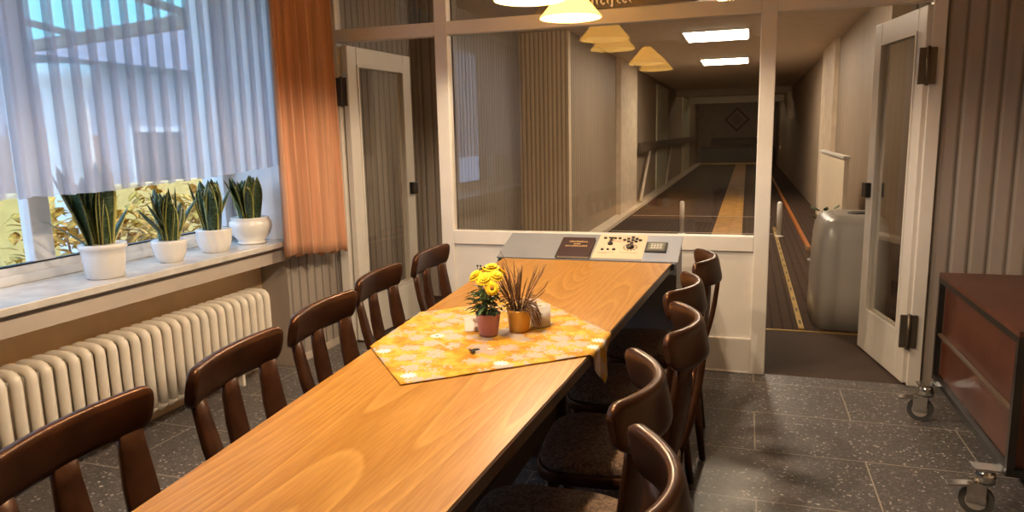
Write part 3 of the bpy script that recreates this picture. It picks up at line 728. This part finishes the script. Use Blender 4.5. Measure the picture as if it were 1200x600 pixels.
# ------------------------------------------------------------------ chairs (local: sitter faces +x)
ARC = .045
def arc_x(y, z=.80):
    rake = -.240+(z-.80)*.20
    return rake+ARC*(min(1.1, abs(y)/.205))**2
def arc_t(y):
    dx = ARC*2/.205*(abs(y)/.205)*(1 if y >= 0 else -1)
    t = Vector((dx, 1, 0)).normalized(); return t
def make_chair():
    t = thing('dining_chair', '', 'chair', (0, 0, 0), 0, 'dining chairs around the long table')
    m = MB(); rs = []
    S = 26
    yl = [-.211, -.2095, -.206, -.200, -.192, -.182]; yl = yl+[-.182+.364*k/18 for k in range(1, 18)]+[-v for v in reversed(yl)]
    for y in yl:
        e = max(0, (abs(y)-.181)/.030)
        hh = .053-.030*(1-math.sqrt(max(0, 1-e*e))); th = .0150-.004*max(0, e-.6)/.4
        tg = arc_t(y); nr = Vector((-tg.y, tg.x, 0))   # outward (back)
        ring = []
        for a in range(16):
            an = 2*PI*a/16
            u = math.copysign(abs(math.cos(an))**.42, math.cos(an))*th; v = math.copysign(abs(math.sin(an))**.55, math.sin(an))*hh
            z = .806+v
            ring.append(Vector((arc_x(y, z), y, z))+nr*u)
        rs.append(ring)
    m.rings(rs).build('crest_rail', 'chairwood', t)
    def board(name, yt, yb, xb):
        m = MB(); rs = []
        tg = arc_t(yt*1.0)
        for s_, w in ((0, .046), (.15, .056), (.35, .074), (.5, .080), (.65, .077), (.85, .064), (1, .058)):
            z = .425+s_*(.775-.425)
            xt = arc_x(yt, .775)
            c = Vector((xb+(xt-xb)*s_-.012*math.sin(PI*s_), yb+(yt-yb)*s_, z)); nr = Vector((-tg.y, tg.x, 0))
            rs.append([c+tg*(w/2*a)+nr*(.009*b) for a, b in ((-1, -.6), (-.9, -1), (.9, -1), (1, -.6), (1, .6), (.9, 1), (-.9, 1), (-1, .6))])
        m.rings(rs).build(name, 'chairwood', t)
    board('stile', .160, .135, -.140); board('stile', -.160, -.135, -.140); board('splat', 0, 0, -.178)
    def outline(sc, z, dome=0):
        pts = []
        for i in range(40):
            a = 2*PI*i/40; ca, sa = math.cos(a), math.sin(a)
            x = math.copysign(abs(ca)**.55, ca)*.215*sc; y = math.copysign(abs(sa)**.55, sa)*(.205+.02*ca)*sc
            pts.append((x+.02, y, z))
        return pts
    MB().rings([outline(.94, .395), outline(1, .402), outline(1, .428), outline(.985, .434)]).build('seat_frame', 'chairwood', t)
    MB().rings([outline(.95, .432), outline(.965, .445), outline(.95, .458), outline(.88, .468), outline(.6, .474), outline(.1, .475)]).build('seat_cushion', 'seatfab', t)
    for (x0, y0, x1, y1) in ((-.145, .14, -.195, .175), (-.145, -.14, -.195, -.175), (.175, .155, .205, .185), (.175, -.155, .205, -.185)):
        pts = [(x0+(x1-x0)*f, y0+(y1-y0)*f, .41*(1-f)) for f in (0, .3, .6, 1)]
        MB().tube(pts, [.021, .020, .017, .013], 12).build('leg', 'chairwood', t)
    return t
CHAIRS_WINDOW = [(-1.03, 1.005, 6, 'fifth from the grey control desk'), (-1.05, 1.515, 7, 'fourth from the grey control desk'), (-1.105, 2.0, 4, 'third from the grey control desk'),
 (-1.195, 2.54, 4, 'second from the grey control desk'), (-1.215, 3.085, 2, 'first beside the grey control desk')]
CHAIRS_DOOR = [(-.318, 1.045, 184, 'fifth from the grey control desk'), (-.398, 1.515, 184, 'fourth from the grey control desk'), (-.345, 2.045, 183.5, 'third from the grey control desk'),
 (-.378, 2.575, 177, 'second from the grey control desk'), (-.345, 3.13, 183, 'first beside the grey control desk')]
for side, arc, rows in (('window', .030, CHAIRS_WINDOW), ('trolley', .086, CHAIRS_DOOR)):
    ARC = arc; c0 = make_chair()
    for i, (x, y, r, which) in enumerate(rows):
        lab = 'dark wooden chair on the %s side, %s' % (side, which)
        if i == 0: c0.location = (x, y, 0); c0.rotation_euler = (0, 0, math.radians(r)); c0['label'] = lab
        else: dup(c0, (x, y, 0), math.radians(r), lab)

# ------------------------------------------------------------------ pendant lamps
def make_lamp():
    t = thing('pendant_lamp', '', 'pendant lamp', (0, 0, 0), 0, 'pendant lamps over the long table')
    seg = 64; rs = []
    prof = [(.158, 0), (.155, .008), (.112, .060), (.070, .108), (.040, .138), (.034, .142)]
    for r, z in prof:
        rs.append([(r*(1+.010*(1 if i % 2 else -1)*(r/.158))*math.cos(2*PI*i/seg), r*(1+.010*(1 if i % 2 else -1)*(r/.158))*math.sin(2*PI*i/seg), z) for i in range(seg)])
    m = MB(); m.rings(rs, False); o = m.build('lamp_shade', 'shade', t)
    md = o.modifiers.new('thick', 'SOLIDIFY'); md.thickness = .0015
    MB().lathe([(.020, .136), (.034, .141), (.034, .146), (.014, .152), (.012, .175), (.006, .182)], seg=18).build('cap', 'brass', t)
    MB().tube([(0, 0, .178), (0, 0, CZ-1.975-.02)], .003, 8).build('cord', 'cream', t)
    MB().lathe([(.045, CZ-1.975-.03), (.045, CZ-1.975-.004), (.03, CZ-1.975-.001)], seg=20).build('ceiling_rose', 'white', t)
    MB().lathe([(.001, .066), (.014, .070), (.021, .082), (.020, .095), (.013, .112), (.012, .136)], seg=18).build('bulb', emit('warm_bulb', (1, .80, .45), 60.), t)
    return t
L0 = make_lamp()
lamps = [(-.885, 3.73, 'lit cream cone pendant lamp closest to the glazed partition'), (-.935, 3.16, 'lit cream cone pendant lamp, second from the glazed partition'),
 (-.85, 1.96, 'lit cream cone pendant lamp, third from the glazed partition'), (-.85, 1.30, 'lit cream cone pendant lamp farthest from the glazed partition')]
LAMP_W = 21.
for i, (x, y, lab) in enumerate(lamps):
    o = L0 if i == 0 else dup(L0, (x, y, 1.975), 0, lab)
    o.location = (x, y, 1.975); o['label'] = lab
    ld = bpy.data.lights.new('bulb_light', 'POINT'); ld.energy = LAMP_W; ld.color = (1, .78, .55); ld.shadow_soft_size = .018
    lo = bpy.data.objects.new('bulb_light', ld); COL.objects.link(lo); lo.parent = o; lo.location = (0, 0, .042)

# ------------------------------------------------------------------ radiator
RX = WX-.01
rad = thing('radiator', 'cream column radiator in the niche under the window sill', 'radiator', (RX, 1.2, 0))
PITCH = .0635; NC = 36
def rad_col():
    m = MB()
    m.tube([(-.006, 0, .145), (-.006, 0, .30), (-.006, 0, .478), (-.010, 0, .495), (-.022, 0, .507), (-.040, 0, .511), (-.080, 0, .512), (-.120, 0, .511), (-.138, 0, .507), (-.150, 0, .495), (-.154, 0, .478), (-.154, 0, .30), (-.154, 0, .145)], .0215, 14)
    m.tube([(-.080, 0, .14), (-.080, 0, .505)], .0205, 12)
    m.tube([(-.006, 0, .160), (-.009, 0, .140), (-.022, 0, .128), (-.080, 0, .126), (-.138, 0, .128), (-.151, 0, .140), (-.154, 0, .16)], .0212, 14)
    return m
c = rad_col().build('radiator_column', 'radiator', rad)
for k in range(1, NC):
    d = c.copy(); COL.objects.link(d); d.parent = rad; d.location = (0, k*PITCH, 0)
m = MB(); m.tube([(-.080, -.02, .5), (-.080, (NC-1)*PITCH+.02, .5)], .018, 10); m.tube([(-.080, -.02, .13), (-.080, (NC-1)*PITCH+.02, .13)], .018, 10); m.build('header_pipe', 'radiator', rad)
for k in (3, NC-4):
    m = MB(); m.box(-.12, -.05, k*PITCH-.010, k*PITCH+.010, 0, .115, None, .003); m.build('foot', 'radiator', rad)
m = MB(); m.tube([(-.08, (NC-1)*PITCH+.02, .13), (-.08, (NC-1)*PITCH+.05, .13), (-.08, (NC-1)*PITCH+.05, 0)], .01, 8); m.build('supply_pipe', 'radiator', rad)

# ------------------------------------------------------------------ curtains
def pleated(name, ys, xf, ztop, zbot, mat, label, cat, nz=14):
    m = MB(); bm = m.bm; cols = []
    for k, y in enumerate(ys):
        col = []
        for j in range(nz+1):
            f = j/nz; x, yy, zb = xf(k, y, f); z = ztop+(zb-ztop)*f
            col.append(bm.verts.new((x, yy, z)))
        cols.append(col)
    for a, b in zip(cols, cols[1:]):
        for j in range(nz): f = bm.faces.new((a[j], b[j], b[j+1], a[j+1])); f.smooth = True
    return m.build(name, mat, None, False)
# net curtain in flat box pleats: triple layers where the cloth folds back
ys = []; off = []
y = W0+.02; k = 0
while y < 3.57:
    w1 = .048; w2 = .044
    for dy, dx in ((0, 0), (w1, 0.004), (w1+w2, .010), (w1+w2-.004, .018), (w1+.004, .010), (w1, .018), (w1+w2, .026)):
        pass
    seq = [(0, .0), (w1*.5, .003), (w1+w2, .006), (w1+.002, .012), (w1+w2-.001, .018)]
    for dy, dx in seq: ys.append(min(y+dy, 3.585)); off.append(dx)
    y += w1+w2
def sheer_f(k, y, f):
    zb = 1.192+.058*max(0, (y-2.3)/1.3)**1.6+.004*math.sin(y*60)
    return (-2.585+off[k]+.006*math.sin(y*9)*f, y+.004*math.sin(y*5+f*3)*f, zb)
sh = pleated('net_curtain', ys, sheer_f, 2.39, 0, 'sheer', '', '')
tag(sh, 'white pleated net curtain hanging over the upper window', 'net curtain')
tag(bx('curtain_rail', 'upvc', -2.61, -2.53, W0, 4.05, 2.40, 2.43), 'white curtain rail along the window wall above the net curtain', 'curtain rail')
ys = [3.43+.60*i/150 for i in range(151)]
def drape_f(k, y, f):
    t = (y-3.43)/.60
    ph = 2*PI*(t*5.6+.22*math.sin(t*5))
    amp = .022+.018*f
    x = -2.505+amp*math.sin(ph)+.008*math.sin(ph*2.3+1)
    zb = .735-.075*t**.8+.012*math.sin(ph+.5)-.012*(1 if t < .04 else 0)
    return (x, y+.010*math.cos(ph)+(.012*f*(t-.5)), zb)
dp = pleated('side_curtain', ys, drape_f, 2.40, 0, 'drape', '', '', 24)
dp.modifiers.new('thick', 'SOLIDIFY').thickness = .002
tag(dp, 'apricot orange side curtain hanging beside the window', 'curtain')
hm = MB()
# ------------------------------------------------------------------ sill plants
def blade(m, uvl, base, az, L, W, lean, curl, tw):
    bm = m.bm; d = Vector((math.cos(az), math.sin(az), 0)); n = 9; rows = []
    side0 = Vector((-math.sin(az), math.cos(az), 0))
    for i in range(n+1):
        t = i/n
        out = lean*L*t+curl*L*t*t; up = L*t*(1-.25*(lean+curl*t)**2)
        c = Vector(base)+d*out+Vector((0, 0, up))
        a = tw*t; sd = side0*math.cos(a)+d*math.sin(a)*.9
        w = W*(.70+.60*t if t < .5 else 1.0*(1-((t-.5)/.5)**2.4))+.0005
        up_n = d*1.0
        rows.append([c-sd*w*.5+up_n*w*.16, c-up_n*.0, c+sd*w*.5+up_n*w*.16, c+up_n*.004*(1-t)+up_n*.001])
    vs = [[bm.verts.new(p) for p in r] for r in rows]
    for i in range(n):
        a, b = vs[i], vs[i+1]
        for (p, q, u0, u1) in ((0, 1, 0, .5), (1, 2, .5, 1), (2, 3, 1, .5), (3, 0, .5, 0)):
            f = bm.faces.new((a[p], a[q], b[q], b[p])); f.smooth = True
            for lp, uv in zip(f.loops, ((u0, i/n), (u1, i/n), (u1, (i+1)/n), (u0, (i+1)/n))): lp[uvl].uv = uv
    bm.faces.new(list(reversed(vs[0]))); bm.faces.new(vs[-1])
def snake_plant(loc, prof, label, blades, fn=None, seedv=1, rt=.09):
    rnd = random.Random(seedv)
    t = thing('snake_plant', label, 'potted plant', loc, 0, 'snake plants on the window sill')
    m = MB(); m.lathe(prof, seg=96 if fn else 40, fn=fn, cap=True); m.build('pot', 'ceramic', t)
    zt = prof[-1][1]
    MB().lathe([(prof[-1][0]*.99, zt-.012), (prof[-1][0]*.98, zt-.008), (.001, zt-.004)], seg=24).build('soil', 'soil', t)
    m = MB(); uvl = m.bm.loops.layers.uv.new('UVMap')
    for (az, L, W, lean, curl) in blades:
        b = (math.cos(az)*rt*.45*rnd.random(), math.sin(az)*rt*.6*rnd.uniform(-.8, 1), zt-.02)
        blade(m, uvl, b, az, L, W, lean, curl, rnd.uniform(-.8, .8))
    m.build('foliage', 'snake', t)
    return t
def blades(seed, n, Lr, Wr, spread, extra=()):
    r = random.Random(seed); out = []
    for k in range(n):
        az = 2*PI*k/n+r.uniform(-.4, .4)
        out.append((az, r.uniform(*Lr), r.uniform(*Wr), r.uniform(.05, spread), r.uniform(0, spread*.6)))
    return [(a, L, w, l*(.45 if math.cos(a) > -.1 else 1), c*(.3 if math.cos(a) > -.1 else 1)) for a, L, w, l, c in out]+list(extra)
swirl = lambda n, tw, amp: (lambda a, z: 1+amp*math.cos(n*a+tw*z))
SX = -2.735
snake_plant((SX+.015, 2.415, .80), [(.072, 0), (.080, .004), (.088, .10), (.092, .128), (.098, .132), (.098, .150), (.094, .153), (.086, .150)], 'snake plant in plain straight white pot, beside the ridged pot', blades(3, 17, (.26, .40), (.065, .09), .26, ((1.75, .20, .05, .6, .2), (1.6, .25, .045, .4, .1), (-1.9, .22, .05, .7, .3))), None, 3)
snake_plant((SX, 2.815, .80), [(.050, 0), (.056, .004), (.076, .045), (.084, .095), (.083, .108), (.080, .110), (.075, .108)], 'snake plant with spreading pale-edged leaves in small finely ridged white pot', blades(8, 14, (.20, .29), (.055, .075), .38, ((-1.7, .22, .042, .6, .15), (-1.5, .25, .04, .55, .1), (1.6, .25, .045, .6, .2))), swirl(22, 60, .012), 8, .08)
snake_plant((SX, 3.135, .80), [(.060, 0), (.066, .003), (.084, .040), (.091, .085), (.089, .112), (.092, .122), (.088, .124), (.082, .120)], 'snake plant in round white pot with broad swirled ribs', blades(13, 15, (.22, .31), (.06, .08), .30, ((1.6, .26, .035, .6, .1),)), swirl(12, 34, .022), 13, .08)
snake_plant((SX, 3.440, .80), [(.072, 0), (.081, .004), (.081, .013), (.072, .018), (.104, .055), (.119, .096), (.117, .127), (.102, .143), (.108, .150), (.106, .154), (.097, .150)], 'bushy snake plant in big bellied white pot, closest to the orange curtain', blades(21, 26, (.20, .27), (.06, .085), .36, ((2.2, .22, .05, .45, .2), (-.9, .24, .05, .5, .2))), None, 21, .10)

# ------------------------------------------------------------------ trolley
tr_ = thing('trolley', 'red-brown wooden trolley with black frame on casters beside the door', 'trolley', (.90, 3.25, 0))
m = MB()
for (x, y) in ((0, -.52), (0, .52), (.5, -.52), (.5, .52)): m.box(x-.012, x+.012, y-.012, y+.012, .18, .68)
for z in (.18, .655):
    for y in (-.52, .52): m.box(.012, .488, y-.012, y+.012, z, z+.025)
    for x in (0, .5): m.box(x-.012, x+.012, -.508, .508, z, z+.025)
m.build('frame', 'black', tr_)
bx('body', 'trolleywood', .014, .486, -.506, .506, .207, .652, tr_)
bx('top_board', 'trolleywood', -.012, .512, -.532, .532, .68, .70, tr_)
bx('shelf_rail', 'brown', -.006, .012, -.505, .505, .40, .41, tr_)
for (x, y) in ((-.075, -.47), (-.075, .42), (.46, -.47), (.46, .42)):
    m = MB(); m.tube([(x-.015, y, .055), (x+.015, y, .055)], .055, 24); m.bm.transform(Matrix.Translation((x, y, 0)) @ Matrix.Rotation(math.radians(72), 4, 'Z') @ Matrix.Translation((-x, -y, 0)))
    w = m.build('caster', 'rubber', tr_)
    m = MB(); m.tube([(x-.018, y, .055), (x+.018, y, .055)], .034, 20); m.bm.transform(Matrix.Translation((x, y, 0)) @ Matrix.Rotation(math.radians(72), 4, 'Z') @ Matrix.Translation((-x, -y, 0))); m.build('hub', 'hoodgrey', w)
    m = MB(); m.box(-.03, .03, -.024, -.020, .05, .125, Matrix.Translation((x, y, 0)) @ Matrix.Rotation(math.radians(-18), 4, 'Z')); m.box(-.03, .03, .020, .024, .05, .125, Matrix.Translation((x, y, 0)) @ Matrix.Rotation(math.radians(-18), 4, 'Z'))
    m.lathe([(.034, .125), (.034, .16), (.02, .18)], (x+.02, y, 0), 16); m.box(x-.02, x+.11, y-.03, y+.03, .176, .184); m.box(-.085, .0, -.02, .02, .112, .120, Matrix.Translation((x, y, 0)) @ Matrix.Rotation(math.radians(-6), 4, 'Y')); m.build('fork', 'chrome', w)

# ------------------------------------------------------------------ outside the window
struct(bx('ground', 'grass', -40, -3.2, -14, 40, -.5, -.4), 'garden ground outside the window', 'ground')
hs = thing('neighbour_house', 'cream house wall seen dimly through the net curtain', 'house', (-10.5, 9.5, -.4))
bx('facade', 'stone', -.3, 0, -5, 9, 0, 3.2, hs); bx('doorway', 'fence', 0, .04, -1.6, -.6, 0, 2.1, hs)
for y in (.6, 3.4): f = bx('window_frame', 'pillar', 0, .06, y, y+1.3, .9, 2.1, hs); bx('pane', 'black', .06, .07, y+.1, y+1.2, 1.0, 2.0, f)
MB().prism([(-.9, 3.1), (.7, 3.1), (-.1, 4.4)], (1, 0, 0), (0, 0, 1), (0, 1, 0), (0, -5, 0), 14).build('roof', 'slate', hs)
tag(bx('garden_wall', 'yellowwall', -6.6, -6.4, 4.6, 12, -.4, .95), 'sunny yellow garden wall glimpsed between the sill plants', 'garden wall')
fn_ = thing('garden_fence', 'brown board fence glimpsed through the net curtain', 'fence', (-7.4, 3.0, -.4))
for k in range(16): bx('fence_board', 'fence', -.02, .02, -2+k*.36, -2+k*.36+.30, .05, 1.9, fn_)
bx('fence_rail', 'fence', -.06, -.02, -2, 3.8, .5, .6, fn_); bx('fence_rail', 'fence', -.06, -.02, -2, 3.8, 1.4, 1.5, fn_)
tag(MB().lathe([(.22, 0), (.22, .1), (.17, .14), (.15, 2.2), (.19, 2.26), (.22, 2.3), (.22, 2.4)], seg=24).build('garden_pillar', 'pillar', None, True, (-5.1, 4.35, -.4)), 'white round pillar glimpsed through the net curtain', 'pillar')
cp = thing('canopy', 'turquoise corrugated canopy roof outside the upper window', 'canopy', (-5.4, 5.35, 2.42), math.radians(-13))
m = MB(); rs = []
for i in range(121):
    x = -3+5*i/120; z = .06+.018*math.sin(i*PI/2.5)
    rs.append([(x, -3.2, z+.55), (x, .0, z), (x, .0, z+.003), (x, -3.2, z+.553)])
m.rings(rs); m.build('roof_sheet', 'tint_roof', cp)
bx('edge_beam', 'fence', -3, 2, -.05, .05, -.06, .04, cp)
for x in (-2.6, -.8, 1.0):
    MB().box(x-.035, x+.035, -3.2, 0, -.02, .03, Matrix.Shear('XY', 4, (0, 0)) if False else Matrix(((1, 0, 0, 0), (0, 1, 0, 0), (0, -.17, 1, 0), (0, 0, 0, 1)))).build('rafter', 'fence', cp)
for k, (x, y, r) in enumerate(((-4.5, 4.9, .5), (-4.9, 6.3, .6), (-4.3, 3.7, .45), (-5.2, 8.0, .7))):
    sb = thing('garden_shrub', ['golden autumn shrub outside behind the ridged white pot', 'golden autumn shrub outside behind the swirled pot', 'golden autumn shrub outside behind the straight white pot', 'golden autumn shrub outside behind the bellied pot'][k], 'shrub', (x, y, -.4), 0, 'autumn shrubs outside the window')
    m = MB(); rr = random.Random(k)
    for i in range(420):
        a = rr.random()*2*PI; u = rr.uniform(-.6, 1); q = r*rr.random()**.33
        p = Vector((q*math.cos(a)*math.sqrt(max(0, 1-u*u*.6)), q*math.sin(a)*math.sqrt(max(0, 1-u*u*.6)), 1.05+q*u*.9))
        leaf(m, p, Vector((rr.uniform(-1, 1), rr.uniform(-1, 1), rr.uniform(-.5, .6))+ (0,)) if False else Vector((rr.uniform(-1, 1), rr.uniform(-1, 1), rr.uniform(-.5, .6))), .12, .07)
    m.build('foliage', 'autumn', sb)
    m = MB()
    for i in range(5): m.tube([(0, 0, 0), (.1*math.cos(i*1.3), .1*math.sin(i*1.3), .4), (.3*math.cos(i*1.3), .3*math.sin(i*1.3), 1.2)], [.02, .015, .006], 6)
    m.build('stem', 'fence', sb)

# ------------------------------------------------------------------ light, camera
w = bpy.data.worlds.new('World'); SC.world = w; w.use_nodes = True
bg = w.node_tree.nodes['Background']; bg.inputs['Color'].default_value = (.50, .66, 1, 1); bg.inputs['Strength'].default_value = 3.0
su = bpy.data.lights.new('sun', 'SUN'); su.energy = 1.6; su.color = (1, .9, .75); su.angle = .02
so = bpy.data.objects.new('sun', su); COL.objects.link(so); so.rotation_euler = (math.radians(52), 0, math.radians(160))

cam = bpy.data.cameras.new('camera'); cam.sensor_width = 36; cam.lens = 36*834/1200; cam.clip_start = .02; cam.clip_end = 200
co = bpy.data.objects.new('camera', cam); COL.objects.link(co); SC.camera = co
fwd = Vector((-.30924887, .93632347, -.16632345)); right = Vector((.95047653, .31001759, -.02198757)); up = -Vector((.03097572, -.16488616, -.98582608))
mt = Matrix((right, up, -fwd)).transposed().to_4x4(); mt.translation = (0, 0, 1.384); co.matrix_world = mt

SC.view_settings.view_transform = 'Standard'; SC.view_settings.look = 'None'; SC.view_settings.gamma = 1; SC.view_settings.use_curve_mapping = False
SC.view_settings.exposure = 0.6
SC.cycles.use_denoising = True
SC.cycles.max_bounces = 10; SC.cycles.transparent_max_bounces = 24; SC.cycles.diffuse_bounces = 5
SC.cycles.sample_clamp_indirect = 6.0
